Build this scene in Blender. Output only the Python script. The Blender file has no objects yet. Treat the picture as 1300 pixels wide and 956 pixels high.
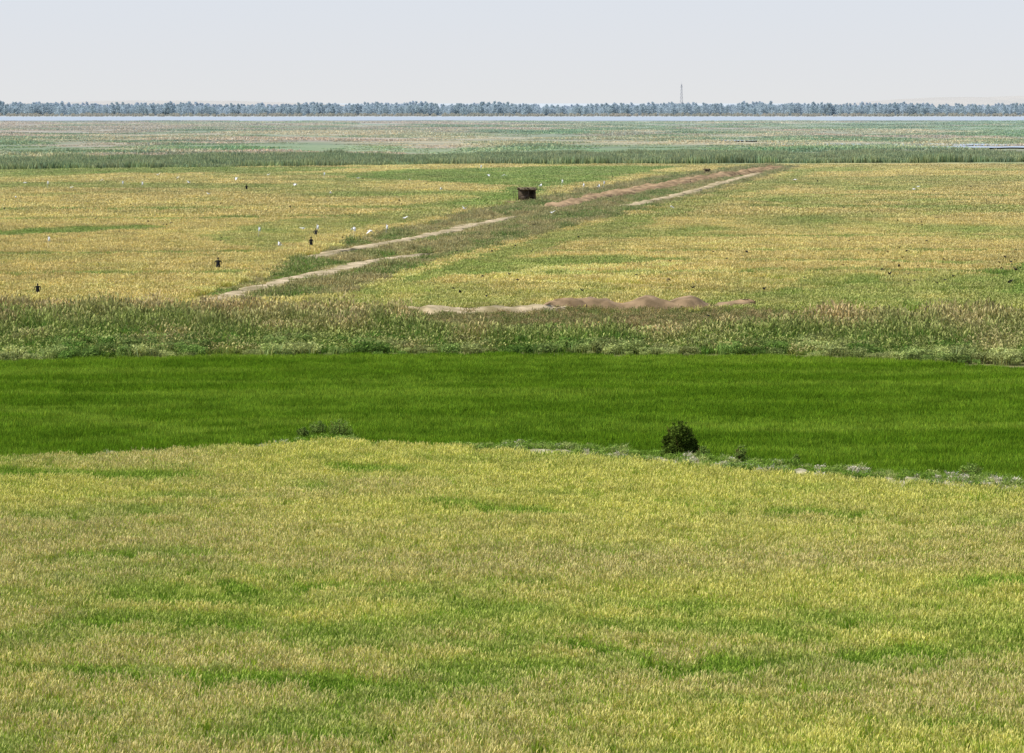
import bpy, math, numpy as np
from mathutils import Vector
rng = np.random.default_rng(7)
H = 23.0; F = 3611.0; PIT = math.atan(348/3611.0)
sc = bpy.context.scene
sc.view_settings.view_transform = 'Standard'
sc.view_settings.look = 'None'
sc.view_settings.exposure = 0

# ---------------------------------------------------------------- helpers
def P(u, v, z=0.0):
    a = (u-650)/F; b = (478-v)/F
    dx = a; dy = math.cos(PIT)+b*math.sin(PIT); dz = -math.sin(PIT)+b*math.cos(PIT)
    t = (z-H)/dz
    return (dx*t, dy*t)
def curve(pts, z=0.0):
    w = np.array([P(u, v, z) for u, v in pts]); w = w[np.argsort(w[:, 0])]
    return lambda x: np.interp(x, w[:, 0], w[:, 1])
def poly(pts, z=0.0): return np.array([P(u, v, z) for u, v in pts])
def inside(x, y, pg):
    r = np.zeros(x.shape, bool); n = len(pg)
    for i in range(n):
        x1, y1 = pg[i]; x2, y2 = pg[(i+1) % n]
        c = ((y1 > y) != (y2 > y))
        with np.errstate(divide='ignore', invalid='ignore'):
            xx = (x2-x1)*(y-y1)/(y2-y1+1e-12)+x1
        r ^= (c & (x < xx))
    return r
def dline(x, y, pl):
    d = np.full(x.shape, 1e9)
    for i in range(len(pl)-1):
        a = np.asarray(pl[i], float); b = np.asarray(pl[i+1], float); ab = b-a; L = (ab**2).sum()
        t = np.clip(((x-a[0])*ab[0]+(y-a[1])*ab[1])/L, 0, 1)
        d = np.minimum(d, np.hypot(x-a[0]-t*ab[0], y-a[1]-t*ab[1]))
    return d
TAB = np.random.default_rng(3).random((8, 256, 256))
def vn(x, y, s=0):
    T = TAB[s % 8]; xi = np.floor(x).astype(int); yi = np.floor(y).astype(int)
    fx = x-xi; fy = y-yi; fx = fx*fx*(3-2*fx); fy = fy*fy*(3-2*fy)
    a = T[xi & 255, yi & 255]; b = T[(xi+1) & 255, yi & 255]; c = T[xi & 255, (yi+1) & 255]; d = T[(xi+1) & 255, (yi+1) & 255]
    return (a*(1-fx)+b*fx)*(1-fy)+(c*(1-fx)+d*fx)*fy
def fbm(x, y, sx, sy, s=0, o=4):
    r = 0; A = 0; a = 1; x = x/sx+17.3*s; y = y/sy+9.1*s
    for i in range(o):
        r = r+a*vn(x, y, s+i); A += a; a *= .55; x = x*2.03+5.1; y = y*2.03+3.7
    return r/A
def sm(x, a, b):
    t = np.clip((x-a)/(b-a), 0, 1); return t*t*(3-2*t)
def S(r, g, b):
    c = np.array([r, g, b])/255.
    return np.where(c < .04045, c/12.92, ((c+.055)/1.055)**2.4)
def mix(a, b, t):
    t = np.asarray(t)
    return a*(1-t[..., None])+b*t[..., None]

# ---------------------------------------------------------------- materials
def newmat(name):
    m = bpy.data.materials.new(name); m.use_nodes = True; m.node_tree.nodes.clear(); return m
def vegmat(name, base=None, trans=.3):
    m = newmat(name); n = m.node_tree.nodes; l = m.node_tree.links
    out = n.new('ShaderNodeOutputMaterial')
    vc = n.new('ShaderNodeAttribute'); vc.attribute_name = 'vc'
    ear = n.new('ShaderNodeAttribute'); ear.attribute_name = 'ear'
    mx = n.new('ShaderNodeMix'); mx.data_type = 'RGBA'
    l.new(ear.outputs['Fac'], mx.inputs[0])
    if base is None:
        for i, nm in ((6, 'col'), (7, 'col2')):
            a = n.new('ShaderNodeAttribute'); a.attribute_type = 'INSTANCER'; a.attribute_name = nm
            l.new(a.outputs['Color'], mx.inputs[i])
    else:
        mx.inputs[6].default_value = (*base[0], 1); mx.inputs[7].default_value = (*base[1], 1)
    mu = n.new('ShaderNodeMix'); mu.data_type = 'RGBA'; mu.blend_type = 'MULTIPLY'; mu.inputs[0].default_value = 1
    l.new(mx.outputs[2], mu.inputs[6]); l.new(vc.outputs['Color'], mu.inputs[7])
    d = n.new('ShaderNodeBsdfDiffuse'); t = n.new('ShaderNodeBsdfTranslucent'); ms = n.new('ShaderNodeMixShader')
    l.new(mu.outputs[2], d.inputs[0]); l.new(mu.outputs[2], t.inputs[0]); ms.inputs[0].default_value = trans
    l.new(d.outputs[0], ms.inputs[1]); l.new(t.outputs[0], ms.inputs[2]); l.new(ms.outputs[0], out.inputs[0])
    return m
VEG = vegmat('plant_material')
def noisemat(name, c1, c2, scale, rough=.9, bump=.0, detail=8):
    m = newmat(name); n = m.node_tree.nodes; l = m.node_tree.links
    out = n.new('ShaderNodeOutputMaterial'); b = n.new('ShaderNodeBsdfPrincipled')
    b.inputs['Roughness'].default_value = rough; b.inputs['Specular IOR Level'].default_value = .2
    g = n.new('ShaderNodeNewGeometry'); no = n.new('ShaderNodeTexNoise'); no.inputs['Scale'].default_value = scale
    no.inputs['Detail'].default_value = detail; l.new(g.outputs['Position'], no.inputs['Vector'])
    r = n.new('ShaderNodeValToRGB'); r.color_ramp.elements[0].position = .35; r.color_ramp.elements[1].position = .65
    r.color_ramp.elements[0].color = (*c1, 1); r.color_ramp.elements[1].color = (*c2, 1)
    l.new(no.outputs[0], r.inputs[0]); l.new(r.outputs[0], b.inputs['Base Color'])
    if bump:
        bp = n.new('ShaderNodeBump'); bp.inputs['Strength'].default_value = .6; bp.inputs['Distance'].default_value = bump
        l.new(no.outputs[0], bp.inputs['Height']); l.new(bp.outputs[0], b.inputs['Normal'])
    l.new(b.outputs[0], out.inputs[0]); return m

# ---------------------------------------------------------------- mesh makers
def mkmesh(name, V, T, mat, vc=None, ear=None):
    me = bpy.data.meshes.new(name); V = np.asarray(V, np.float32); T = np.asarray(T, np.int32)
    me.vertices.add(len(V)); me.vertices.foreach_set('co', V.ravel())
    k = T.shape[1]
    me.loops.add(T.size); me.loops.foreach_set('vertex_index', T.ravel())
    me.polygons.add(len(T)); me.polygons.foreach_set('loop_start', np.arange(len(T), dtype=np.int32)*k)
    me.update(calc_edges=True); me.validate()
    if vc is not None:
        a = me.attributes.new('vc', 'FLOAT_COLOR', 'POINT')
        a.data.foreach_set('color', np.concatenate([vc, np.ones((len(vc), 1))], 1).astype(np.float32).ravel())
        a = me.attributes.new('ear', 'FLOAT', 'POINT'); a.data.foreach_set('value', np.asarray(ear, np.float32))
    if mat: me.materials.append(mat)
    return me
def link(name, me, loc=(0, 0, 0), rz=0, s=1, parent=None):
    o = bpy.data.objects.new(name, me); sc.collection.objects.link(o)
    o.location = loc; o.rotation_euler = (0, 0, rz); o.scale = (s, s, s)
    if parent: o.parent = parent
    return o
def blades(r, n, size, h0, h1, w, lean, earfrac=0, earlen=.18, earw=.03, cvar=.25, rootdark=.85, eartip=0., disc=False):
    if disc:
        a = r.random(n)*6.283; q = np.sqrt(r.random(n))*size/2; rx = q*np.cos(a); ry = q*np.sin(a)
    else:
        rx = (r.random(n)-.5)*size; ry = (r.random(n)-.5)*size
    h = h0+(h1-h0)*r.random(n); a = r.random(n)*6.283; b = r.random(n)*6.283
    ln = lean*(.3+r.random(n)); W = w*(.6+.8*r.random(n))/2
    dx = np.cos(a)*ln*h; dy = np.sin(a)*ln*h; wx = np.cos(b)*W; wy = np.sin(b)*W; z = np.zeros(n)
    V = np.stack([np.stack([rx-wx, ry-wy, z-.08], 1), np.stack([rx+wx, ry+wy, z-.08], 1),
                  np.stack([rx+dx*.35-wx, ry+dy*.35-wy, h*.62], 1), np.stack([rx+dx*.35+wx, ry+dy*.35+wy, h*.62], 1),
                  np.stack([rx+dx, ry+dy, h], 1)], 1).reshape(-1, 3)
    i = np.arange(n)[:, None]*5
    T = np.concatenate([i+[0, 1, 2], i+[1, 3, 2], i+[2, 3, 4]], 0)
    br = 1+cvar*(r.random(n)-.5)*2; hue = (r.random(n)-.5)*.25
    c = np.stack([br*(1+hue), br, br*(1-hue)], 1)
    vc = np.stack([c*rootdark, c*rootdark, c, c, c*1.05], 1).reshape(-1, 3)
    ear = np.stack([z, z, z+eartip*.3, z+eartip*.3, z+eartip], 1).ravel()
    m = int(n*earfrac)
    if m:
        k = r.permutation(n)[:m]; ex = rx[k]+dx[k]*.8; ey = ry[k]+dy[k]*.8; ez = h[k]*(.9+.2*r.random(m))
        L = earlen*(.7+.6*r.random(m)); ca = np.cos(a[k]); sa = np.sin(a[k]); px = -sa*earw/2; py = ca*earw/2
        E = []; TT = []; o = len(V)
        for q, (qx, qy) in enumerate(((px, py), (np.cos(b[k])*earw/2, np.sin(b[k])*earw/2))):
            E.append(np.stack([np.stack([ex, ey, ez-L*.6], 1), np.stack([ex+ca*L*.12-qx, ey+sa*L*.12-qy, ez], 1),
                               np.stack([ex+ca*L*.12+qx, ey+sa*L*.12+qy, ez], 1), np.stack([ex+ca*L*.45, ey+sa*L*.45, ez+L*.35], 1)], 1).reshape(-1, 3))
            j = np.arange(m)[:, None]*4+o+q*m*4
            TT += [j+[0, 1, 2], j+[1, 3, 2]]
        V = np.concatenate([V]+E); T = np.concatenate([T]+TT)
        eb = (1+cvar*(r.random((m, 1))-.5)*2)*np.ones((1, 3)); eb = np.repeat(eb, 4, 0)
        vc = np.concatenate([vc, eb, eb]); ear = np.concatenate([ear, np.ones(m*8)])
    return V, T, vc, ear
def join(parts):
    V = []; T = []; C = []; E = []; o = 0
    for v, t, c, e in parts:
        V.append(v); T.append(t+o); C.append(c); E.append(e); o += len(v)
    return np.concatenate(V), np.concatenate(T), np.concatenate(C), np.concatenate(E)
def leaves(r, n, centre, rad, size, cvar=.35, ear=0., shell=.5):
    d = r.normal(size=(n, 3)); d /= np.linalg.norm(d, axis=1)[:, None]
    q = (shell+(1-shell)*r.random(n))**.6
    p = np.array(centre)+d*np.array(rad)*q[:, None]
    a = r.normal(size=(n, 3)); a /= np.linalg.norm(a, axis=1)[:, None]
    b = np.cross(a, r.normal(size=(n, 3))); b /= np.linalg.norm(b, axis=1)[:, None]
    s = size*(.6+.8*r.random((n, 1)))
    V = np.stack([p-a*s, p-b*s*.5, p+a*s, p+b*s*.5], 1).reshape(-1, 3)
    i = np.arange(n)[:, None]*4; T = np.concatenate([i+[0, 1, 2], i+[0, 2, 3]])
    br = 1+cvar*(r.random(n)-.5)*2
    return V, T, np.repeat(br[:, None]*np.ones((1, 3)), 4, 0), np.full(n*4, ear)
def tube(p0, p1, r0, r1, k=5, col=(1, 1, 1), ear=0.):
    p0 = np.array(p0, float); p1 = np.array(p1, float); d = p1-p0; d /= np.linalg.norm(d)+1e-9
    u = np.cross(d, [0, 0, 1.] if abs(d[2]) < .9 else [1., 0, 0]); u /= np.linalg.norm(u); w = np.cross(d, u)
    a = np.arange(k)*6.2832/k; c = np.cos(a)[:, None]*u+np.sin(a)[:, None]*w
    V = np.concatenate([p0+c*r0, p1+c*r1, [p0], [p1]]); T = []
    for i in range(k):
        j = (i+1) % k; T += [[i, j, k+j], [i, k+j, k+i], [j, i, 2*k], [k+i, k+j, 2*k+1]]
    return V, np.array(T), np.tile(np.array(col, float), (len(V), 1)), np.full(len(V), ear)
def ell(c, rad, k=8, rings=6, col=(1, 1, 1)):
    V = []; T = []
    for i in range(rings+1):
        t = math.pi*i/rings
        for j in range(k):
            a = 6.2832*j/k; V.append([c[0]+rad[0]*math.sin(t)*math.cos(a), c[1]+rad[1]*math.sin(t)*math.sin(a), c[2]+rad[2]*math.cos(t)])
    for i in range(rings):
        for j in range(k):
            a = i*k+j; b = i*k+(j+1) % k; T += [[a, a+k, b], [b, a+k, b+k]]
    V = np.array(V); return V, np.array(T), np.tile(np.array(col, float), (len(V), 1)), np.zeros(len(V))
def box(c, s, col=(1, 1, 1)):
    V = np.array([[c[0]+s[0]*(i & 1)-s[0]/2, c[1]+s[1]*((i >> 1) & 1)-s[1]/2, c[2]+s[2]*((i >> 2) & 1)-s[2]/2] for i in range(8)], float)
    Q = [(0, 2, 3, 1), (4, 5, 7, 6), (0, 1, 5, 4), (2, 6, 7, 3), (0, 4, 6, 2), (1, 3, 7, 5)]
    T = []
    for q in Q: T += [[q[0], q[1], q[2]], [q[0], q[2], q[3]]]
    return V, np.array(T), np.tile(np.array(col, float), (8, 1)), np.zeros(8)

def instancer(name, pts, rot, scl, col, col2, variants, seed=0):
    r = np.random.default_rng(seed+99); N = len(pts)
    me = bpy.data.meshes.new(name); me.vertices.add(N); me.vertices.foreach_set('co', pts.astype(np.float32).ravel())
    def add(nm, ty, arr, key):
        a = me.attributes.new(nm, ty, 'POINT'); a.data.foreach_set(key, arr.ravel())
    add('rot', 'FLOAT_VECTOR', np.stack([np.zeros(N), np.zeros(N), rot], 1).astype(np.float32), 'vector')
    add('scl', 'FLOAT_VECTOR', scl.astype(np.float32), 'vector')
    add('pick', 'INT', r.integers(0, len(variants), N).astype(np.int32), 'value')
    add('col', 'FLOAT_VECTOR', np.clip(col, 0, .9).astype(np.float32), 'vector')
    add('col2', 'FLOAT_VECTOR', np.clip(col2, 0, .9).astype(np.float32), 'vector')
    o = bpy.data.objects.new(name, me); sc.collection.objects.link(o)
    cl = bpy.data.collections.new(name+'_plants')
    for i, m in enumerate(variants):
        vo = bpy.data.objects.new('%s_part_%02d' % (name, i), m); cl.objects.link(vo)
    ng = bpy.data.node_groups.new(name, 'GeometryNodeTree')
    ng.interface.new_socket('Geometry', in_out='INPUT', socket_type='NodeSocketGeometry')
    ng.interface.new_socket('Geometry', in_out='OUTPUT', socket_type='NodeSocketGeometry')
    n = ng.nodes; l = ng.links
    gi = n.new('NodeGroupInput'); go = n.new('NodeGroupOutput'); ip = n.new('GeometryNodeInstanceOnPoints')
    ci = n.new('GeometryNodeCollectionInfo'); ci.inputs['Collection'].default_value = cl
    ci.inputs['Separate Children'].default_value = True; ci.inputs['Reset Children'].default_value = True
    ip.inputs['Pick Instance'].default_value = True
    l.new(gi.outputs[0], ip.inputs['Points']); l.new(ci.outputs[0], ip.inputs['Instance'])
    for nm, ty, so in (('rot', 'FLOAT_VECTOR', 'Rotation'), ('scl', 'FLOAT_VECTOR', 'Scale'), ('pick', 'INT', 'Instance Index')):
        a = n.new('GeometryNodeInputNamedAttribute'); a.data_type = ty; a.inputs['Name'].default_value = nm
        l.new(a.outputs['Attribute'], ip.inputs[so])
    l.new(ip.outputs[0], go.inputs[0])
    md = o.modifiers.new('scatter', 'NODES'); md.node_group = ng
    return o
def grid(y0, y1, sp, k=.235, pad=6, j=.7):
    ys = np.arange(y0, y1, sp); X = []; Y = []
    for q, y in enumerate(ys):
        w = k*y+pad; xs = np.arange(-w, w, sp)+(q % 2)*sp/2; X.append(xs); Y.append(np.full(len(xs), y))
    x = np.concatenate(X); y = np.concatenate(Y)
    return x+(rng.random(len(x))-.5)*sp*j, y+(rng.random(len(x))-.5)*sp*j

# ---------------------------------------------------------------- layout of the plain
yAB = curve([(-300, 586), (0, 578), (200, 571), (400, 557), (560, 563), (700, 573), (830, 583), (960, 595), (1100, 606), (1300, 619), (1600, 640)], .7)
def wV(x): return .8+1.6*np.exp(-((x+12.5)/3.5)**2)+3.4*sm(x, -9, 6)
yB2 = curve([(-300, 462), (0, 456), (250, 450), (600, 447), (1000, 450), (1150, 455), (1300, 466), (1600, 480)], .5)
yR1 = curve([(-300, 378), (0, 377), (300, 378), (480, 382), (545, 397), (700, 406), (850, 403), (1000, 390), (1300, 388), (1600, 386)], 2.2)
yD1 = curve([(-300, 385), (0, 385), (540, 386), (1000, 388), (1300, 386), (1600, 385)], .6)
yE1 = curve([(-300, 217), (0, 217), (400, 213), (800, 208), (1300, 206), (1600, 206)], 0)
dike = poly([(240, 388), (450, 374), (520, 345), (600, 322), (690, 298), (840, 262), (930, 238), (1015, 213), (975, 209), (860, 222), (720, 245), (640, 262), (470, 300), (385, 322), (335, 348), (270, 372)], .3)
paths = [[(255, 382), (300, 370), (350, 358), (420, 343), (470, 331), (545, 320)],
         [(383, 328), (430, 318), (470, 311), (560, 295), (600, 285), (658, 274)],
         [(702, 264), (740, 255), (830, 239), (890, 228), (985, 213)],
         [(792, 262), (860, 248), (905, 235), (965, 219)]]
pw = [poly(p, .3) for p in paths]
PWID = [1.35, 1.35, 2.6, 1.4]
pg_greens = [
    (poly([(560, 268), (640, 255), (700, 240), (800, 222), (880, 211), (700, 211), (500, 216), (420, 224), (650, 236), (600, 252)], .6), 1.0),
    (poly([(-300, 300), (0, 300), (150, 293), (250, 289), (180, 285), (0, 292), (-300, 292)], .6), .9),
    (poly([(-300, 236), (0, 238), (300, 240), (480, 236), (300, 233), (-300, 230)], .6), .6),
    (poly([(-300, 222), (0, 222), (400, 218), (480, 212), (-300, 214)], .6), .8),
    (poly([(430, 385), (560, 352), (700, 337), (900, 330), (1250, 336), (1250, 331), (700, 325), (600, 330), (520, 345)], .6), .7),
    (poly([(840, 389), (1000, 366), (1300, 362), (1600, 362), (1600, 392), (1300, 390)], .6), .65),
    (poly([(1262, 350), (1275, 335), (1600, 325), (1600, 372), (1280, 375)], .6), 1.0),
    (poly([(850, 262), (930, 240), (1015, 214), (1060, 213), (960, 245), (900, 262), (800, 290)], .6), .5),
    (poly([(600, 325), (700, 296), (850, 262), (880, 266), (760, 300), (640, 330)], .6), .6),
    (poly([(960, 236), (1300, 231), (1600, 231), (1600, 222), (1300, 222), (980, 226)], .6), .4),
    (poly([(250, 300), (330, 283), (560, 262), (620, 258), (560, 275), (400, 300), (340, 320)], .6), .5),
]
pg_pale = [  # parcels where the straw is dry and pale
    poly([(-300, 289), (0, 288), (180, 281), (330, 270), (620, 252), (560, 248), (300, 252), (0, 256), (-300, 258)], .6),
    poly([(-300, 232), (0, 232), (330, 229), (560, 224), (480, 222), (0, 226), (-300, 226)], .6),
    poly([(-300, 378), (0, 376), (230, 374), (330, 335), (180, 322), (0, 330), (-300, 332)], .6),
    poly([(760, 322), (1250, 326), (1250, 306), (820, 300)], .6)]
TAN = S(192, 180, 112); GRN = S(120, 146, 68)
def field_d(x, y):
    g = np.clip((fbm(x, y, 34, 50, 1, 4)-.44)*2.4, 0, .7)
    jx = x+(fbm(x, y, 12, 12, 5, 2)-.5)*4; jy = y+(fbm(x, y, 12, 12, 6, 2)-.5)*14
    for pg in pg_pale: g = np.where(inside(jx, jy, pg), g*.35, g)
    for pg, a in pg_greens: g = np.where(inside(jx, jy, pg), np.maximum(g, a*(.6+.7*fbm(x, y, 6, 14, 2, 3))), g)
    g = np.clip(g+(fbm(x, y, 2.5, 9, 3, 3)-.5)*.7, 0, 1)
    for vv, (a, b) in ((262, (-300, 560)), (275, (-300, 430)), (318, (-300, 330)), (344, (-300, 300)), (248, (950, 1600)), (262, (950, 1600)), (300, (760, 1600)), (318, (660, 1600)), (345, (640, 1600))):
        p0 = P(a, vv+(6 if a < 0 else 0), .6); p1 = P(b, vv, .6)
        d = dline(x, y+(fbm(x, y, 20, 20, 4, 2)-.5)*10, np.array([p0, p1]))
        g = np.maximum(g, (d < y*.006)*(.55+.3*vn(x/5, y/5, 2)))
    return g
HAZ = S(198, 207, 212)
def haze(c, y): return mix(c, HAZ, 1-np.exp(-np.maximum(y-300, 0)/4600.))  # aerial haze painted into the base colours, stronger with distance; no real mist
def jit(n, a): return (1+a*(rng.random((n, 1))-.5)*2)

# ---------------------------------------------------------------- ground sheet
rows = np.concatenate([np.linspace(-300, 90, 12), 95*np.exp(np.arange(0, 620)*.0055)[:], np.geomspace(95*math.exp(620*.0055), 60000, 120)])
cols = np.linspace(-1, 1, 361); RY, CX = np.meshgrid(rows, cols, indexing='ij')
GX = CX*(120+.36*np.maximum(RY, 0)+.25*np.maximum(RY-8000, 0)); GY = RY
gx = GX.ravel(); gy = GY.ravel()
def marsh(x, y):
    m = fbm(x, y, 70, 110, 2, 4); m2 = fbm(x, y, 190, 300, 5, 3)
    cf = mix(S(122, 140, 84), S(188, 174, 130), sm(m*.5+m2*.5, .40, .60))
    cf = mix(cf, S(188, 162, 138), sm(fbm(x, y, 110, 170, 7, 3)-.0003*x, .48, .64)*.65)
    cf = mix(cf, S(116, 152, 88), sm(fbm(x, y, 140, 160, 3, 3)+.00035*x, .53, .66)*.7)
    return mix(cf, S(96, 116, 72), sm(fbm(x, y, 160, 60, 6, 3), .60, .70)*.55)
def ground_col(x, y):
    n = fbm(x, y, 3, 3, 1, 4)
    c = mix(S(130, 136, 68), S(146, 148, 82), n)
    c = np.where((y > yAB(x)+1)[:, None], mix(S(76, 114, 32), S(90, 122, 38), n), c)
    c = np.where((y > yB2(x)+1)[:, None], mix(S(124, 126, 78), S(150, 142, 102), n), c)
    g = field_d(x, y); cd = mix(TAN*.85, GRN*.8, g)
    c = np.where((y > yD1(x)-12)[:, None], cd, c)
    c = np.where(inside(x, y, dike)[:, None], mix(S(134, 134, 86), S(168, 154, 118), n), c)
    c = np.where((y > yE1(x))[:, None], marsh(x, y)*.85, c)
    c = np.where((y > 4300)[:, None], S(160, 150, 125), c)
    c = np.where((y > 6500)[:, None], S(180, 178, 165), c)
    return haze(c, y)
gc = ground_col(gx, gy)
R, Cn = GX.shape; ii = (np.arange(R-1)[:, None]*Cn+np.arange(Cn-1)).ravel()
Q = np.stack([ii, ii+1, ii+1+Cn, ii+Cn], 1)
gz = np.where((gy > 100) & (gy < 3000), (fbm(gx, gy, 7, 9, 2, 3)-.5)*.25, 0)-.06
gme = mkmesh('ground', np.stack([gx, gy, gz], 1), Q, None)
a = gme.attributes.new('gcol', 'FLOAT_COLOR', 'POINT'); a.data.foreach_set('color', np.concatenate([gc, np.ones((len(gc), 1))], 1).astype(np.float32).ravel())
gm = newmat('ground_soil_and_grass'); n = gm.node_tree.nodes; l = gm.node_tree.links
out = n.new('ShaderNodeOutputMaterial'); df = n.new('ShaderNodeBsdfDiffuse'); at = n.new('ShaderNodeAttribute'); at.attribute_name = 'gcol'
gp = n.new('ShaderNodeNewGeometry'); no = n.new('ShaderNodeTexNoise'); no.inputs['Scale'].default_value = .35; no.inputs['Detail'].default_value = 6; no.inputs['Roughness'].default_value = .7
l.new(gp.outputs['Position'], no.inputs['Vector']); mr = n.new('ShaderNodeMapRange'); mr.inputs['From Min'].default_value = .3; mr.inputs['From Max'].default_value = .7; mr.inputs['To Min'].default_value = .66; mr.inputs['To Max'].default_value = 1.1
l.new(no.outputs[0], mr.inputs[0]); vm = n.new('ShaderNodeVectorMath'); vm.operation = 'SCALE'; l.new(at.outputs['Color'], vm.inputs[0]); l.new(mr.outputs[0], vm.inputs['Scale'])
l.new(vm.outputs[0], df.inputs[0]); l.new(df.outputs[0], out.inputs[0]); gme.materials.append(gm)
link('ground', gme)

# ---------------------------------------------------------------- foreground ripe rice
def nr(k): return np.random.default_rng(k)
x, y = grid(86, 215, 1.2, .235, 5); k = y < yAB(x)-.5; x = x[k]; y = y[k]; N = len(x)
w1 = fbm(x+.5*y, y, 4.5, 2.2, 1, 4); w2 = fbm(x, y, 22, 14, 3, 3)
g = sm(w1*.62+w2*.38, .50, .72)*.7
strips = [([(870, 850), (980, 838), (1100, 832), (1400, 822)], 1.3), ([(-100, 850), (100, 850), (330, 862), (480, 872)], 1.0), ([(560, 800), (700, 812), (860, 850)], .6),
          ([(-50, 598), (100, 600), (200, 606)], 1.6), ([(420, 592), (500, 600)], 1.2), ([(240, 735), (330, 752)], .8), ([(390, 745), (560, 748)], .8), ([(980, 650), (1100, 655)], 1.1), ([(100, 790), (420, 800)], .8), ([(1240, 740), (1330, 735)], .9), ([(110, 703), (200, 708)], .7), ([(560, 640), (720, 655)], .8)]
for pl, wd in strips:
    d = dline(x, y, poly(pl, .6)); g = np.maximum(g, .95*sm(-d-(fbm(x, y, 2, 2, 6, 2)-.5)*2.4*wd, -wd*1.4, -wd*.4))
g = np.clip(g, 0, 1)
big = fbm(x, y, 30, 20, 5, 3)
col = mix(S(178, 198, 78), S(116, 162, 42), g)*jit(N, .10)
col2 = mix(mix(S(228, 222, 132), S(222, 210, 146), sm(big, .35, .65)), S(164, 188, 76), g)*jit(N, .10)
vars_ = []
for i in range(8):
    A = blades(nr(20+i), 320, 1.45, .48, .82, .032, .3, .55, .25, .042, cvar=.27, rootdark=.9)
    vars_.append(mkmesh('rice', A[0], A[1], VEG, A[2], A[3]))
sz = (.86+.3*fbm(x, y, 3, 3, 4, 3))*(1-.12*g)
instancer('ripe_rice_field', np.stack([x, y, 0*x], 1), rng.random(N)*6.28, np.stack([.95+0*x, .95+0*x, sz*(.95+.1*rng.random(N))], 1), col, col2, vars_, 1)

# ---------------------------------------------------------------- bright green rice
x, y = grid(150, 300, 1.25, .225, 5); k = (y > yAB(x)+wV(x)) & (y < yB2(x)); x = x[k]; y = y[k]; N = len(x)
w = fbm(x, y, 14, 6, 2, 4); w2 = fbm(x, y, 3, 2, 6, 3)
col = mix(S(114, 148, 36), S(134, 164, 50), sm(w, .38, .66)*.8)
col = mix(col, S(96, 130, 30), sm(w2, .42, .65)*.75)
col = mix(col, S(148, 174, 58), sm(fbm(x, y, 40, 3, 7, 3), .55, .75)*.6)
for pl, wd in (([(-50, 520), (60, 522), (250, 545)], 3), ([(880, 535), (1000, 545), (1300, 540)], 2), ([(150, 555), (420, 530)], 1.5)):
    d = dline(x, y+(fbm(x, y, 5, 5, 1, 2)-.5)*5, poly(pl, .5)); col = mix(col, S(156, 180, 64), (1-sm(d, 0, wd))*.6)
col = col*jit(N, .12)
vars_ = []
for i in range(6):
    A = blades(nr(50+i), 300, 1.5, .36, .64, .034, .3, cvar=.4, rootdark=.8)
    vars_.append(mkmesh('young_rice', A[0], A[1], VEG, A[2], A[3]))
instancer('young_green_rice_field', np.stack([x, y, 0*x], 1), rng.random(N)*6.28, np.stack([1+0*x, 1+0*x, .78+.45*fbm(x, y, 6, 4, 1, 3)], 1), col, col, vars_, 2)

# ---------------------------------------------------------------- weed verge between the two rice fields
bx = np.linspace(-60, 62, 420); V = []; bw = wV(bx)
for q, w in zip(bx, bw):
    yb = float(yAB(np.array([q]))[0]); hh = .12+.42*min(1, (w-.8)/2.5)
    for t_, z in ((-.1, -.1), (0.12, .8), (.45, 1), (.8, .9), (1.05, -.1)):
        V.append([q, yb+t_*w+(rng.random()-.5)*.25, z*hh+(rng.random()-.5)*.14])
T = []
for i in range(len(bx)-1):
    for j in range(4):
        a_ = i*5+j; T += [[a_, a_+5, a_+1], [a_+1, a_+5, a_+6]]
soil = noisemat('pale_soil', S(108, 110, 68), S(196, 186, 152), 1.2, bump=.1)
link('earth_bund', mkmesh('earth_bund', V, T, soil))
xs = np.arange(-60, 62, .16); xs = xs+(rng.random(len(xs))-.5)*.2; xs = np.repeat(xs, 6)
t = rng.random(len(xs)); den = np.clip((wV(xs)-.6)/3.2, .12, 1)*(.12+1.0*sm(fbm(xs, t*3, 1.6, 1.2, 3, 3), .32, .62)); k = rng.random(len(xs)) < den; xs = xs[k]; t = t[k]
yy = yAB(xs)+(t*1.25-.05)*wV(xs); N = len(xs); zz = .3*np.clip((wV(xs)-.8)/2.5, 0, 1)
t = rng.random(N); col = mix(S(126, 156, 62), S(176, 184, 112), sm(t, .3, 1)); col = np.where((t > .90)[:, None], S(214, 206, 180), col)
vw = []
for i in range(5):
    r = nr(80+i); A = join([blades(r, 40, .5, .2, .6, .03, .6, disc=True, cvar=.3), leaves(r, 90, (0, 0, .25), (.35, .35, .25), .05)])
    vw.append(mkmesh('weed', A[0], A[1], VEG, A[2], A[3]))
s = .4+.95*rng.random(N)**1.4
instancer('weed_verge', np.stack([xs, yy, zz], 1), rng.random(N)*6.28, np.stack([s*1.1, s*1.1, s], 1), col, col, vw, 3)

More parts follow.
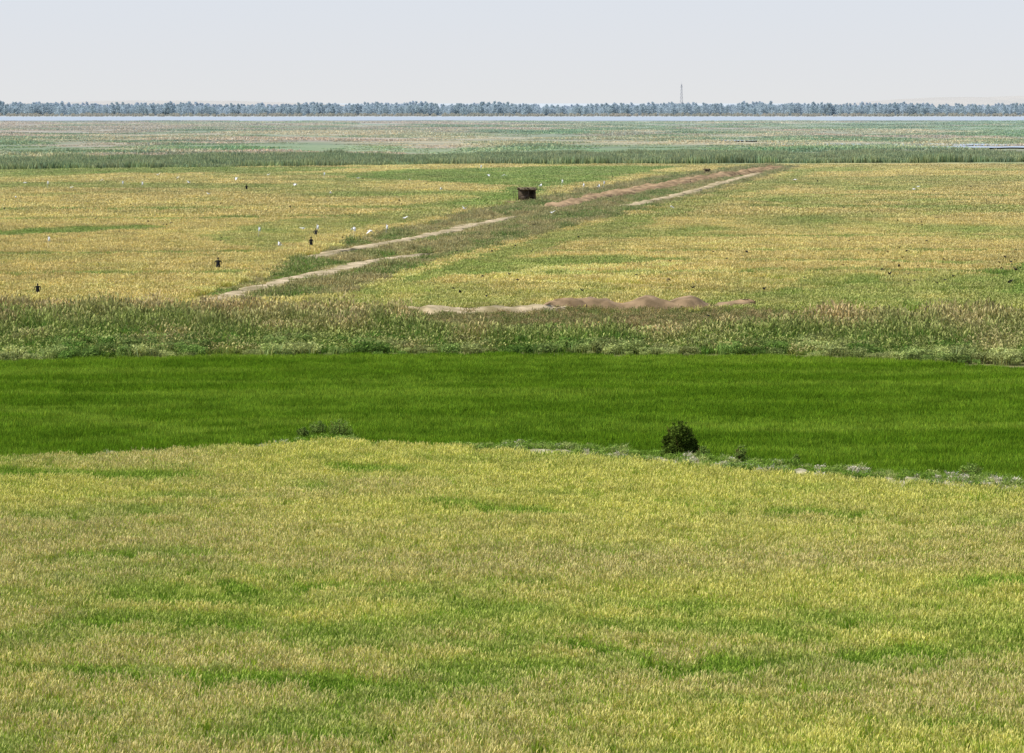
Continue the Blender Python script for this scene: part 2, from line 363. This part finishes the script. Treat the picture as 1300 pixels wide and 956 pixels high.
# ---------------------------------------------------------------- bushes
BUSH = vegmat('bush_leaves', (S(84, 102, 38), S(88, 66, 42)), .2)
def bush(seed, w, h, n, ls=.07):
    r = nr(seed); parts = []
    for i in range(9):
        a_ = r.random()*6.28; L = w*.42*r.random()**.5
        parts.append(tube((0, 0, -.05), (math.cos(a_)*L, math.sin(a_)*L, h*(.55+.35*r.random())), .035, .012, 5, ear=1.))
    for i in range(42):
        a_ = r.random()*6.28; q = math.sqrt(r.random())*w*.38; z = h*(.10+.76*r.random())*(1-.2*(q/(w*.4))**2)
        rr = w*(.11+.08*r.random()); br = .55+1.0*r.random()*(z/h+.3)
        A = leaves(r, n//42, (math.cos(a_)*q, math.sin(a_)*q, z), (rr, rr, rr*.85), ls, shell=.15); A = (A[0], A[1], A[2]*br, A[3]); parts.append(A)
    for i in range(16):
        a_ = r.random()*6.28; q = w*(.36+.12*r.random()); z = h*(.12+.6*r.random()); parts.append(leaves(r, 16, (math.cos(a_)*q*.95, math.sin(a_)*q*.95, z), (.16, .16, .18), ls*.9, shell=0))
    for i in range(9):
        a_ = r.random()*6.28; q = w*.25*r.random(); parts.append(leaves(r, 14, (math.cos(a_)*q, math.sin(a_)*q, h*.95), (.12, .12, .14), ls*.9, shell=0))
    return join(parts)
A = bush(5, 2.5, 2.5, 11000, .08); bp = P(865, 584, 0)
link('round_bush', mkmesh('round_bush', A[0], A[1], BUSH, A[2], A[3]), (bp[0], bp[1], 0.05))
B2 = vegmat('shrub_leaves', (S(124, 146, 70), S(100, 80, 50)), .2)
for (u, v, w, h) in ((432, 554, 1.9, 1.1), (404, 552, 1.3, .9), (384, 556, .9, .7), (940, 588, .9, 1.1), (1232, 608, 1.7, .9), (892, 582, .9, .75), (1010, 590, .6, .6)):
    A = bush(int(u), w, h, 1200, .05); p = P(u, v, .3)
    link('small_shrub', mkmesh('small_shrub', A[0], A[1], B2, A[2], A[3]), (p[0], p[1], .3))

# ---------------------------------------------------------------- reed belt
vr = []
for i in range(7):
    r = nr(100+i); A = join([blades(r, 42, 1.8, 1.3, 2.7, .05, .16, .8, .55, .14, cvar=.4, eartip=.35), blades(r, 95, 2.0, .6, 1.8, .08, .4, cvar=.4)])
    vr.append(mkmesh('reed', A[0], A[1], VEG, A[2], A[3]))
x, y = grid(255, 345, 1.5, .235, 5); k = (y > yB2(x)+6) & (y < yR1(x)); x = x[k]; y = y[k]; N = len(x)
t = (y-yB2(x)-6)/np.maximum(yR1(x)-yB2(x)-6, 1); q = fbm(x, y, 6, 9, 2, 4)
dryt = np.clip(sm(t, .25, .95)*.7+(q-.5)*2.4, 0, 1)
col = mix(S(116, 150, 64), S(164, 160, 92), dryt)*jit(N, .25)
col2 = mix(S(166, 174, 102), S(216, 196, 146), dryt)*jit(N, .2)
midx = sm(x, -9, -5)*(1-sm(x, 24, 32))
hs = (.38+.58*sm(t, 0, .5))*(.4+.95*fbm(x, y, 4, 6, 6, 3))*(.8+.4*rng.random(N))*(1-.25*midx*sm(t, .3, .9))
instancer('reed_bed', np.stack([x, y, 0*x], 1), rng.random(N)*6.28, np.stack([1+0*x, 1+0*x, hs], 1), col, col2, vr, 4)
vs = []
for i in range(6):
    r = nr(130+i); parts = []
    for j in range(9):
        a_ = r.random()*6.28; qq = .5*r.random(); br = .75+.5*r.random()
        A = leaves(r, 60, (math.cos(a_)*qq, math.sin(a_)*qq, .25+.35*r.random()), (.28, .28, .22), .06, shell=.2); parts.append((A[0], A[1], A[2]*br, A[3]))
    parts.append(blades(r, 40, 1., .3, .95, .03, .4, disc=True)); A = join(parts); vs.append(mkmesh('shrub', A[0], A[1], VEG, A[2], A[3]))
x, y = grid(250, 305, 1.5, .235, 5); k = (y > yB2(x)+1.5) & (y < yB2(x)+24) & (fbm(x, y, 4, 4, 5, 3) > .40); x = x[k]; y = y[k]; N = len(x)
col = mix(S(112, 142, 66), S(168, 174, 110), sm(fbm(x, y, 4, 5, 3, 3), .35, .65))*jit(N, .3); s = .5+1.3*rng.random(N)**1.5
instancer('scrub_strip', np.stack([x, y, 0*x], 1), rng.random(N)*6.28, np.stack([s*1.3, s*1.3, s], 1), col, col, vs, 5)

# ---------------------------------------------------------------- mid-distance rice parcels
def tile_set(k0, n, size, h0, h1, w, **kw):
    o = []
    for i in range(6):
        A = blades(nr(k0+i), n, size, h0, h1, w, .4, **kw); o.append(mkmesh('rice', A[0], A[1], VEG, A[2], A[3]))
    return o
rpoly = poly([(480, 372), (660, 344), (1270, 338), (1270, 366), (900, 370)], .6)
def place_mid(name, y0, y1, sp, tiles, seed, kk):
    x, y = grid(y0, y1, sp, kk, 6)
    k = (y >= y0) & (y < y1) & (y > yD1(x)-3) & (y < yE1(x)-3) & ~inside(x, y, dike)
    for p_ in pw: k &= dline(x, y, p_) > 3.5
    x = x[k]; y = y[k]; N = len(x); g = field_d(x, y); rough = fbm(x, y, 3.5, 5, 4, 3)
    tz = (.75+.5*rough)*(1-.2*g)
    rp = inside(x, y, rpoly); tz = np.where(rp, .3+1.4*rough, tz)
    col = mix(S(190, 186, 102), S(128, 160, 68), g)*jit(N, .16); col2 = mix(S(238, 220, 152), S(168, 186, 100), g)*jit(N, .16)
    col = np.where(rp[:, None], col*(.6+.7*rough[:, None]), col)
    big = fbm(x, y, 50, 90, 6, 3)[:, None]; col *= .82+.36*big; col2 *= .82+.36*big
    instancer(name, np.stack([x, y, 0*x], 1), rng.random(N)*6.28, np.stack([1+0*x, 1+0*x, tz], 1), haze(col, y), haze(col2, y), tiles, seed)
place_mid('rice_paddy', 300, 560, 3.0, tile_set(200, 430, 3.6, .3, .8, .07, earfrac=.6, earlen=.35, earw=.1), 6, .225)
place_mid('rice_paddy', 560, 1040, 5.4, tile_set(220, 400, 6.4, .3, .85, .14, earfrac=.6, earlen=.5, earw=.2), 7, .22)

# ---------------------------------------------------------------- dike weeds, dirt tracks
vd = []
for i in range(6):
    r = nr(300+i); A = join([blades(r, 70, 1.8, .3, 1.0, .07, .5, .4, .3, .1, disc=True, cvar=.35), leaves(r, 70, (0, 0, .3), (.7, .7, .3), .09)])
    vd.append(mkmesh('weed', A[0], A[1], VEG, A[2], A[3]))
x, y = grid(330, 1040, 1.5, .2, 4); k = inside(x, y, dike)
ed = fbm(x, y, 3, 5, 7, 3)
for p_, w_ in zip(pw, PWID): k &= dline(x, y, p_) > w_*np.clip(-.5+3.0*ed, 0, 2)
k &= (rng.random(len(x)) < .9); x = x[k]; y = y[k]; N = len(x)
q = fbm(x, y, 5, 12, 3, 4); col = mix(S(124, 150, 74), S(186, 174, 120), sm(q, .35, .65))*jit(N, .3); col2 = mix(S(168, 172, 106), S(206, 190, 144), q)*jit(N, .15)
dn = np.minimum.reduce([dline(x, y, p_) for p_ in pw])
s = (.25+1.3*fbm(x, y, 4, 8, 5, 3))*(.6+.8*rng.random(N))*(.35+.65*sm(dn, 1.5, 6))
instancer('dike_weeds', np.stack([x, y, 0*x], 1), rng.random(N)*6.28, np.stack([.9+.2*s, .9+.2*s, s], 1), haze(col, y), haze(col2, y), vd, 8)
def densify(p, st):
    o = []
    for i in range(len(p)-1):
        m = max(2, int(np.linalg.norm(p[i+1]-p[i])/st))
        for t in np.arange(m)/m: o.append(p[i]*(1-t)+p[i+1]*t)
    o.append(p[-1]); return np.array(o)
dirt = noisemat('dry_track_dirt', S(136, 124, 88), S(208, 188, 154), .3, bump=.2)
dirt2 = noisemat('brown_dug_earth', S(116, 98, 72), S(178, 150, 116), .4, bump=.4)
def ribbon(name, p, w, h, mat, rough=.12, seed=0, lump=0, ej=.6):
    r = nr(seed); p = densify(p, .8); t = np.gradient(p, axis=0); t /= np.linalg.norm(t, axis=1)[:, None]; nn = np.stack([-t[:, 1], t[:, 0]], 1)
    nz = vn(np.arange(len(p))/14., np.zeros(len(p))+seed, 1)-.5; p = p+nn*nz[:, None]*w*1.1
    prof = [(-1.6, -.15), (-1.3, .3), (-1.0, .75), (-.6, 1), (0, .93), (.6, 1), (1.0, .75), (1.3, .3), (1.6, -.15)]; V = []; T = []
    endt = np.minimum(np.arange(len(p)), np.arange(len(p))[::-1])/6.; endt = np.clip(endt, .05, 1)
    for i in range(len(p)):
        ww = w*endt[i]*(.5+1.0*vn(np.array([i/5.]), np.array([seed*3.+1]), 2)[0])
        lh = 1-lump*(1-vn(np.array([i/3.]), np.array([seed*5.+1]), 4)[0])
        for q, z in prof:
            qq = p[i]+nn[i]*(q*ww+(r.random()-.5)*ej); V.append([qq[0], qq[1], z*h*lh*(.6+.4*endt[i])+(r.random()-.5)*rough if z > 0 else -.2])
    m = len(prof)
    for i in range(len(p)-1):
        for j in range(m-1):
            a_ = i*m+j; T += [[a_, a_+1, a_+m], [a_+1, a_+m+1, a_+m]]
    return link(name, mkmesh(name, V, T, mat))
ribbon('dirt_track', pw[0], PWID[0], .22, dirt, .14, 1)
ribbon('dirt_track', pw[1], PWID[1], .3, dirt, .16, 2)
ribbon('dirt_bank', pw[2], PWID[2], 1.3, dirt2, .6, 3, .7)
ribbon('dirt_track', pw[3], PWID[3], .35, dirt, .25, 4)
def mound(name, pts, w, h, mat, seed, lump=.7): return ribbon(name, poly(pts, 0), w, h, mat, .4, seed, lump)
mound('dirt_bank', [(520, 396), (580, 398), (640, 398), (720, 397)], 1.6, 1.0, dirt, 5, .5)
mound('dirt_bank', [(680, 396), (740, 394), (800, 394), (850, 394), (960, 394)], 1.7, 1.7, dirt2, 6, .75)
mound('dirt_bank', [(1185, 455), (1240, 451), (1320, 451)], .8, .3, dirt, 7)
N = 1200; u_ = rng.uniform(490, 1010, N); v_ = np.where(rng.random(N) < .2, rng.normal(398, 2.2, N), rng.uniform(403, 417, N)); p_ = np.array([P(a_, b_, 0) for a_, b_ in zip(u_, v_)])
s = .25+.45*rng.random(N); col = mix(S(136, 148, 84), S(190, 170, 124), rng.random(N))
instancer('bank_tufts', np.stack([p_[:, 0], p_[:, 1], 0*s+.05], 1), rng.random(N)*6.28, np.stack([s*1.3, s*1.3, s*1.2], 1), col, col, vd, 13)

# ---------------------------------------------------------------- far reed belt & marsh
vf = []
for i in range(5):
    A = blades(nr(400+i), 150, 7.5, 1.6, 3.4, .3, .25, cvar=.35, eartip=.4); vf.append(mkmesh('reed', A[0], A[1], VEG, A[2], A[3]))
x, y = grid(960, 1400, 5.6, .21, 8); n2 = fbm(x, y, 30, 30, 2, 3)
k = (y > yE1(x)+(n2-.5)*40) & (y < yE1(x)+80+150*fbm(x, y, 60, 60, 5, 3)); x = x[k]; y = y[k]; N = len(x)
col = mix(S(102, 134, 70), S(156, 166, 104), fbm(x, y, 14, 40, 4, 4))*jit(N, .28); col2 = mix(S(142, 160, 98), S(194, 184, 138), fbm(x, y, 20, 50, 6, 3))
hs = .25+1.2*fbm(x, y, 14, 25, 1, 4)
instancer('far_reed_belt', np.stack([x, y, 0*x], 1), rng.random(N)*6.28, np.stack([1+0*x, 1+0*x, hs], 1), haze(col, y), haze(col2, y), vf, 9)
x, y = grid(1150, 3520, 15, .20, 10); mm = fbm(x, y, 50, 110, 3, 5); k = (mm+.35*(rng.random(len(x))-.5)) > .45; x = x[k]; y = y[k]; mm = mm[k]; N = len(x)
v2 = []
for i in range(5):
    A = blades(nr(430+i), 90, 18, .4, 1.4, .8, .5, cvar=.2, eartip=.4); v2.append(mkmesh('marsh_grass', A[0], A[1], VEG, A[2], A[3]))
col = marsh(x, y)*1.35*jit(N, .1)
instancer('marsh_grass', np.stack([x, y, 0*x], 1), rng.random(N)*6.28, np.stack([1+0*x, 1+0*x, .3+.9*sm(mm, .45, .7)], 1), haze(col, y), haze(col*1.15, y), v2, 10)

# ---------------------------------------------------------------- river & small ponds
wm = newmat('river_water'); n = wm.node_tree.nodes; l = wm.node_tree.links
out = n.new('ShaderNodeOutputMaterial'); b = n.new('ShaderNodeBsdfPrincipled'); b.inputs['Base Color'].default_value = (.42, .48, .54, 1); b.inputs['Roughness'].default_value = .4; b.inputs['IOR'].default_value = 1.33
no = n.new('ShaderNodeTexNoise'); no.inputs['Scale'].default_value = .3; g_ = n.new('ShaderNodeNewGeometry'); l.new(g_.outputs['Position'], no.inputs['Vector'])
bp_ = n.new('ShaderNodeBump'); bp_.inputs['Strength'].default_value = .2; bp_.inputs['Distance'].default_value = .2; l.new(no.outputs[0], bp_.inputs['Height']); l.new(bp_.outputs[0], b.inputs['Normal']); l.new(b.outputs[0], out.inputs[0])
def sheet(name, near, farr, z, mat):
    V = [[p[0], p[1], z] for p in near]+[[p[0], p[1], z] for p in farr]; m = len(near)
    T = [[i, i+1, m+i+1, m+i] for i in range(m-1)]
    return link(name, mkmesh(name, V, T, mat))
xs = np.linspace(-2600, 2600, 140)
nearb = 3600+(fbm(xs, xs*0, 200, 10, 2, 4)-.5)*300; farb = 4580+(fbm(xs, xs*0+5, 300, 10, 4, 4)-.5)*300
sheet('river', list(zip(xs, nearb)), list(zip(xs, farb)), .15, wm)
def pond(u0, u1, v0, v1):
    a0 = P(u0, v0); a1 = P(u1, v1); cx = (a0[0]+a1[0])/2; hw = abs(a1[0]-a0[0])/2; cy = (a0[1]+a1[1])/2; hd = abs(a0[1]-a1[1])/2
    t = np.linspace(-1, 1, 40); e = np.sqrt(1-t**2*.98); nn = .5+vn(t*6, t*0+u0, 3)
    sheet('pond', list(zip(cx+t*hw, cy-hd*e*nn)), list(zip(cx+t*hw, cy+hd*e*nn)), .6, wm)
pond(1000, 1290, 186.5, 183.5); pond(905, 970, 180, 178.5); pond(1130, 1420, 189, 187)

# ---------------------------------------------------------------- far tree line
def tree(seed, h, wd, pop):
    r = nr(seed); parts = [tube((0, 0, -1), (0, 0, h*.5), h*.022, h*.014, 6, (.9, .85, .8)), tube((0, 0, h*.5), (0, 0, h*.9), h*.014, h*.004, 5, (.9, .85, .8))]
    m = 16
    for i in range(m):
        z = h*(.08+.88*(i+r.random())/m); ph = (z/h-.05)/.95
        prof = (math.sin(min(1, ph*1.3+.2)*math.pi*.5)*(1-ph**3)*.9+.2) if not pop else (.4+.65*math.sin(ph*math.pi))*(1.1-ph*.5)
        a_ = r.random()*6.28; q = wd*.33*prof*r.random()**.5; c = (math.cos(a_)*q, math.sin(a_)*q, z)
        if i < 9: parts.append(tube((0, 0, z*.75), c, h*.007, h*.002, 4, (.9, .85, .8)))
        rr = wd*.26*(prof+.2); A = leaves(r, 36, c, (rr, rr, rr*(1.1 if pop else .8)), .65, shell=.2, cvar=.15); br = .9+.2*r.random(); parts.append((A[0], A[1], A[2]*br, A[3]))
    A = join(parts); return mkmesh('tree', A[0], A[1], VEG, A[2], A[3])
vt = [tree(500, 15, 12, 0), tree(501, 17, 8, 1), tree(502, 14, 13, 0), tree(503, 18.5, 9, 1), tree(504, 15, 13, 0), tree(505, 12, 12, 0)]
N = 5200; x = (rng.random(N)-.5)*3600; y = 4950+rng.random(N)**1.2*450; pat = fbm(x, y*0, 60, 10, 3, 4)
s = (.82+.55*pat)*(.85+.33*rng.random(N))
col = mix(S(178, 194, 198), S(190, 204, 212), rng.random(N)); col = mix(col, S(200, 212, 226), sm(y, 5000, 5400)*.6)  # leaf colours carry painted haze, paler and bluer in the back rows
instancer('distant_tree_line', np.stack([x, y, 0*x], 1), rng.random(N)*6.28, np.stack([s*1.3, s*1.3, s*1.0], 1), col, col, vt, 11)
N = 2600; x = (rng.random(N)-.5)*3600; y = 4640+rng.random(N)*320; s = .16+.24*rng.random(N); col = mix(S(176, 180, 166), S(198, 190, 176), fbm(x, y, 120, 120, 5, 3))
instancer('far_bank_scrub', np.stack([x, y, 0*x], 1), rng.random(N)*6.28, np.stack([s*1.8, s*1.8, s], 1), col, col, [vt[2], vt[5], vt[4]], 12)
def dunes(x0, x1, yd, zmax, seed):
    xs = np.linspace(x0, x1, 160); prof = zmax*np.sin(np.linspace(0, math.pi, 160))**.6*(.55+.6*fbm(xs, xs*0, 500, 9, seed, 4)); V = []
    for dy, k_ in ((-1800, 0), (-900, .5), (0, 1), (900, .5), (1800, 0)):
        for a_, b_ in zip(xs, prof): V.append([a_, yd+dy, b_*k_-1])
    T = [[j*160+i, j*160+i+1, (j+1)*160+i+1, (j+1)*160+i] for j in range(4) for i in range(159)]
    return link('distant_dunes', mkmesh('distant_dunes', V, T, noisemat('dune_sand', S(182, 180, 174), S(188, 185, 178), .002)))
dunes(1500, 3600, 14500, 60, 2); dunes(-3000, -800, 15500, 42, 4)

# ---------------------------------------------------------------- lattice mast
def mast():
    hh = 54; L = 9; parts = []
    def cn(i, k):
        w = 2.2*(1-i/L)+.6; return np.array([w*(1 if k in (0, 1) else -1), w*(1 if k in (0, 3) else -1), hh*i/L])
    for i in range(L):
        for k in range(4):
            parts.append(tube(cn(i, k), cn(i+1, k), .17, .16, 4)); parts.append(tube(cn(i, k), cn(i+1, (k+1) % 4), .09, .09, 4)); parts.append(tube(cn(i+1, k), cn(i+1, (k+1) % 4), .09, .09, 4))
    parts += [box((0, 0, hh), (2.2, 2.2, .4)), tube((0, 0, hh), (0, 0, hh+6), .15, .08, 4), box((1.0, 0, hh-4), (.8, .8, 2.4)), box((-1.0, 0, hh-4), (.8, .8, 2.4))]
    A = join(parts); return mkmesh('lattice_mast', A[0], A[1], noisemat('galvanised_steel', S(160, 165, 175), S(175, 178, 185), 1))
p = P(865, 146.8); link('lattice_mast', mast(), (p[0], p[1], 0), .3)

# ---------------------------------------------------------------- field shelter
wood = noisemat('weathered_wood', S(74, 64, 54), S(112, 98, 80), 6); thatch = noisemat('thatch', S(96, 86, 66), S(140, 126, 100), 5, bump=.1)
def shelter(p, s=1, rz=0, z0=.0):
    e = bpy.data.objects.new('thatched_field_shelter', None); sc.collection.objects.link(e); e.location = (p[0], p[1], z0); e.rotation_euler[2] = rz; e.scale = (s, s, s)
    A = join([tube((x_, y_, -.4), (x_*1., y_, 2.5+.1*(y_ > 0)), .09, .07, 6) for x_ in (-1.8, 0, 1.8) for y_ in (-1.3, 1.3)]+[tube((-2.2, y_, 2.5), (2.2, y_, 2.5), .07, .07, 5) for y_ in (-1.3, 1.3)]
             +[tube((-1.95, -1.3, .9), (1.9, -1.3, .9), .05, .05, 5)])
    link('frame', mkmesh('frame', A[0], A[1], wood), parent=e)
    r = nr(9); parts = []; n_ = 14; V = []
    for j in range(8):
        for i in range(n_):
            V.append([-2.1+4.2*i/(n_-1)+(r.random()-.5)*.2, -1.6+3.2*j/7+(r.random()-.5)*.2, 2.65+.4*math.sin(math.pi*j/7)+(r.random()-.5)*.12])
    m = len(V); V += [[q[0], q[1], q[2]-.22] for q in V]; T = []
    for j in range(7):
        for i in range(n_-1):
            a_ = j*n_+i; T += [[a_, a_+1, a_+n_], [a_+1, a_+n_+1, a_+n_], [m+a_, m+a_+n_, m+a_+1], [m+a_+1, m+a_+n_, m+a_+n_+1]]
    edge = [i for i in range(n_)]+[j*n_+n_-1 for j in range(1, 8)]+[7*n_+i for i in range(n_-2, -1, -1)]+[j*n_ for j in range(6, 0, -1)]
    for q in range(len(edge)):
        a_ = edge[q]; b_ = edge[(q+1) % len(edge)]; T += [[a_, m+a_, b_], [b_, m+a_, m+b_]]
    parts.append((np.array(V), np.array(T), np.ones((len(V), 3)), np.zeros(len(V))))
    f = blades(r, 260, 1, .15, .3, .06, 1.0); f[0][:, 0] = f[0][:, 0]*4.0; f[0][:, 1] = f[0][:, 1]*3.0; f[0][:, 2] += 2.78; parts.append(f)
    A = join(parts); link('roof', mkmesh('roof', A[0], A[1], thatch), parent=e)
    A = join([box((0, 1.3, 1.1), (3.5, .06, 2.7)), box((1.83, .1, 1.1), (.06, 2.3, 2.6)), box((-.9, .2, .45), (1.6, 1.4, .12)), box((-1.2, -1.33, .5), (1.1, .05, .9))]); link('reed_walls', mkmesh('reed_walls', A[0], A[1], wood), parent=e)
p = P(669, 258); shelter(p, .95, .25, .75)
p = P(897, 223); shelter(p, .5, -.4, .7)
pm = P(668, 259); ribbon('dirt_bank', np.array([[pm[0]-7, pm[1]-1], [pm[0]+6, pm[1]+2]]), 3.0, .75, dirt2, .3, 12)
A = join([tube((0, 0, 0), (.3, 0, 3.2), .06, .03), tube((.9, .4, 0), (.6, .3, 2.6), .05, .03), tube((-.1, 0, 2.3), (1.1, .3, 2.4), .03, .03)])
p = P(655, 259); link('wooden_poles', mkmesh('wooden_poles', A[0], A[1], wood), (p[0]-.7, p[1], .5))

# ---------------------------------------------------------------- scarecrows
cloth = noisemat('dark_old_cloth', (.012, .013, .016), (.03, .03, .035), 8)
def scare(seed, armup, arms=True):
    r = nr(seed); parts = [tube((0, 0, -.4), (0, 0, 1.55), .03, .025), tube((-.45, 0, 1.28), (.45, 0, 1.28+armup), .022, .02)]
    rings = [(.45, .3, .17), (.8, .27, .15), (1.0, .24, .13), (1.2, .27, .13), (1.34, .24, .11), (1.42, .08, .07)]; k_ = 12; V = []; T = []
    for z, a_, b_ in rings:
        for j in range(k_):
            t = 6.283*j/k_; q = 1+.18*(r.random()-.5); V.append([a_*q*math.cos(t), b_*q*math.sin(t), z+(r.random()-.5)*(.16 if z < .6 else .02)])
    for i in range(len(rings)-1):
        for j in range(k_): a_ = i*k_+j; b_ = i*k_+(j+1) % k_; T += [[a_, b_, a_+k_], [b_, b_+k_, a_+k_]]
    parts.append((np.array(V), np.array(T), np.ones((len(V), 3)), np.zeros(len(V))))
    for sgn in (-1, 1):
        parts += [tube((sgn*.2, 0, 1.31), (sgn*.42, 0, 1.2), .085, .065, 8), tube((sgn*.41, 0, 1.22), (sgn*.46, .02, .8), .065, .04, 6)]
    parts += [ell((0, 0, 1.56), (.1, .11, .13)), tube((0, 0, 1.62), (0, 0, 1.64), .2, .19, 10), tube((0, 0, 1.64), (0, 0, 1.76), .1, .07, 10)]
    A = join(parts); return mkmesh('scarecrow', A[0], A[1], cloth)
for i, (u, v, s, rz) in enumerate(((277, 346, 1.0, .2), (395, 318, 1.05, .9), (401, 304, .9, -.3), (48, 378, .8, .3), (313, 244, 1.0, .6))):
    p = P(u, v); link('scarecrow', scare(700+i, .05*(i % 3)), (p[0], p[1], 0.3), rz, s*1.0)
rag = noisemat('pale_rag', S(215, 218, 220), S(240, 240, 240), 6)
def flag(seed):
    r = nr(seed); V = []; T = []
    for j in range(5):
        for i in range(4): V.append([.02+i*.09, .06*math.sin(i*1.5+j), 1.75-j*.13+(r.random()-.5)*.05-i*.03])
    for j in range(4):
        for i in range(3): a_ = j*4+i; T += [[a_, a_+1, a_+4], [a_+1, a_+5, a_+4]]
    A = join([tube((0, 0, -.1), (.05, 0, 1.85), .018, .012), (np.array(V), np.array(T), np.ones((20, 3)), np.zeros(20))]); return mkmesh('rag_flag', A[0], A[1], rag)
for i, (u, v) in enumerate(((61, 316), (180, 241), (60, 240), (402, 300), (449, 303), (411, 228), (328, 303), (155, 240), (490, 300), (713, 238), (740, 243), (766, 240), (610, 218))):
    p = P(u, v+2); link('rag_flag', flag(i), (p[0], p[1], 0), rng.random()*1-.5, 1.0+.0006*p[1])

# ---------------------------------------------------------------- birds
def bird(flap, ln=.42, sp=.85):
    parts = [ell((0, 0, 0), (ln*.45, ln*.2, ln*.19)), ell((ln*.46, 0, ln*.05), (ln*.13, ln*.1, ln*.1)), tube((ln*.55, 0, ln*.04), (ln*.75, 0, ln*.02), ln*.035, .002, 5)]
    parts.append((np.array([[-ln*.3, 0, 0], [-ln*.8, ln*.14, .01], [-ln*.85, 0, .02], [-ln*.8, -ln*.14, .01]], float), np.array([[0, 1, 2], [0, 2, 3]]), np.ones((4, 3)), np.zeros(4)))
    for s_ in (-1, 1):
        z1 = sp*.25*math.sin(flap); z2 = sp*.5*math.sin(flap*1.3)
        parts.append((np.array([[ln*.25, s_*.03, .02], [-ln*.2, s_*.03, .02], [ln*.32, s_*sp*.24, z1+.02], [-ln*.25, s_*sp*.24, z1], [-ln*.02, s_*sp*.5, z2]], float), np.array([[0, 1, 2], [1, 3, 2], [2, 3, 4]]), np.ones((5, 3)), np.zeros(5)))
    return join(parts)
def flock(name, spots, mat, seed, size):
    r = nr(seed); parts = []
    for (u, v, z) in spots:
        A = bird(r.uniform(-.6, .9)); p = P(u, v, z); a_ = r.random()*6.28; s = size*(.75+.45*r.random()); V = A[0]*s
        V = np.stack([V[:, 0]*math.cos(a_)-V[:, 1]*math.sin(a_)+p[0], V[:, 0]*math.sin(a_)+V[:, 1]*math.cos(a_)+p[1], V[:, 2]+z], 1); parts.append((V, A[1], A[2], A[3]))
    A = join(parts); link(name, mkmesh(name, A[0], A[1], mat))
r = nr(77); sp = []
for i in range(60): sp.append((r.uniform(560, 1300), r.normal(330, 28), r.uniform(1.4, 3.5)))
for i in range(14): sp.append((r.uniform(1260, 1300), r.uniform(315, 350), r.uniform(1.5, 4)))
for i in range(40): sp.append((r.uniform(0, 560), r.uniform(225, 305), r.uniform(1.5, 4)))
for i in range(35): sp.append((r.uniform(560, 1250), r.uniform(216, 290), r.uniform(1.5, 4)))
flock('blackbird_flock', sp, noisemat('black_plumage', (.01, .01, .012), (.02, .02, .024), 5), 5, .85)
sp = [(1165, 237, 3), (1160, 240, 2.5), (513, 277, 2), (620, 222, 2), (300, 226, 3), (560, 240, 2), (686, 236, 2), (852, 262, 2), (420, 245, 2), (240, 232, 3), (90, 238, 2), (760, 237, 2), (200, 222, 3), (1010, 228, 3), (470, 293, 2), (355, 311, 2), (448, 291, 2), (700, 270, 2), (640, 222, 3), (130, 228, 3), (32, 232, 3), (265, 246, 2), (375, 234, 3), (520, 228, 3), (590, 265, 2), (385, 290, 2), (20, 250, 3), (225, 226, 3), (340, 222, 3), (455, 226, 3)]
flock('egret_flock', sp, noisemat('white_plumage', (.75, .75, .75), (.85, .85, .85), 5), 6, 1.8)

# ---------------------------------------------------------------- light & camera
EL = 50; AZ = -104  # azimuth from +Y, clockwise
su = bpy.data.lights.new('sun', 'SUN'); su.energy = 4.7; su.angle = math.radians(.53); su.color = (1, .95, .88)
so = bpy.data.objects.new('sun', su); sc.collection.objects.link(so)
d = Vector((math.sin(math.radians(AZ))*math.cos(math.radians(EL)), math.cos(math.radians(AZ))*math.cos(math.radians(EL)), math.sin(math.radians(EL))))
so.rotation_euler = d.to_track_quat('Z', 'Y').to_euler()
w = bpy.data.worlds.new('World'); sc.world = w; w.use_nodes = True; n = w.node_tree.nodes; l = w.node_tree.links; n.clear()
STR = .13
sk = n.new('ShaderNodeTexSky'); sk.sky_type = 'NISHITA'; sk.sun_disc = False; sk.sun_elevation = math.radians(EL); sk.sun_rotation = math.radians(AZ); sk.air_density = 1.0; sk.dust_density = .8; sk.ozone_density = 1.5
# hazy band low over the plain, blended into the clear sky above
tc = n.new('ShaderNodeTexCoord'); sx = n.new('ShaderNodeSeparateXYZ'); l.new(tc.outputs['Generated'], sx.inputs[0])
mr = n.new('ShaderNodeMapRange'); mr.interpolation_type = 'SMOOTHSTEP'; mr.inputs['From Min'].default_value = -.02; mr.inputs['From Max'].default_value = .35; mr.inputs['To Min'].default_value = 1; mr.inputs['To Max'].default_value = .15
l.new(sx.outputs['Z'], mr.inputs[0])
hz = n.new('ShaderNodeValToRGB'); l.new(sx.outputs['Z'], hz.inputs[0])
c0 = S(229, 230, 231)*.98; c1 = S(220, 227, 239); hz.color_ramp.elements[0].position = 0; hz.color_ramp.elements[0].color = (*c0, 1); hz.color_ramp.elements[1].position = .05; hz.color_ramp.elements[1].color = (*c1, 1)
sv = n.new('ShaderNodeVectorMath'); sv.operation = 'SCALE'; sv.inputs['Scale'].default_value = 1/STR; l.new(hz.outputs[0], sv.inputs[0])
mxs = n.new('ShaderNodeMix'); mxs.data_type = 'RGBA'; l.new(mr.outputs[0], mxs.inputs[0]); l.new(sk.outputs[0], mxs.inputs[6]); l.new(sv.outputs[0], mxs.inputs[7])
bg = n.new('ShaderNodeBackground'); bg.inputs[1].default_value = STR; wo = n.new('ShaderNodeOutputWorld')
l.new(mxs.outputs[2], bg.inputs[0]); l.new(bg.outputs[0], wo.inputs[0])
cam = bpy.data.cameras.new('camera'); cam.lens = 100; cam.sensor_width = 36; cam.clip_start = 1; cam.clip_end = 100000
co = bpy.data.objects.new('camera', cam); sc.collection.objects.link(co); co.location = (0, 0, H); co.rotation_euler = (math.pi/2-PIT, 0, 0); sc.camera = co
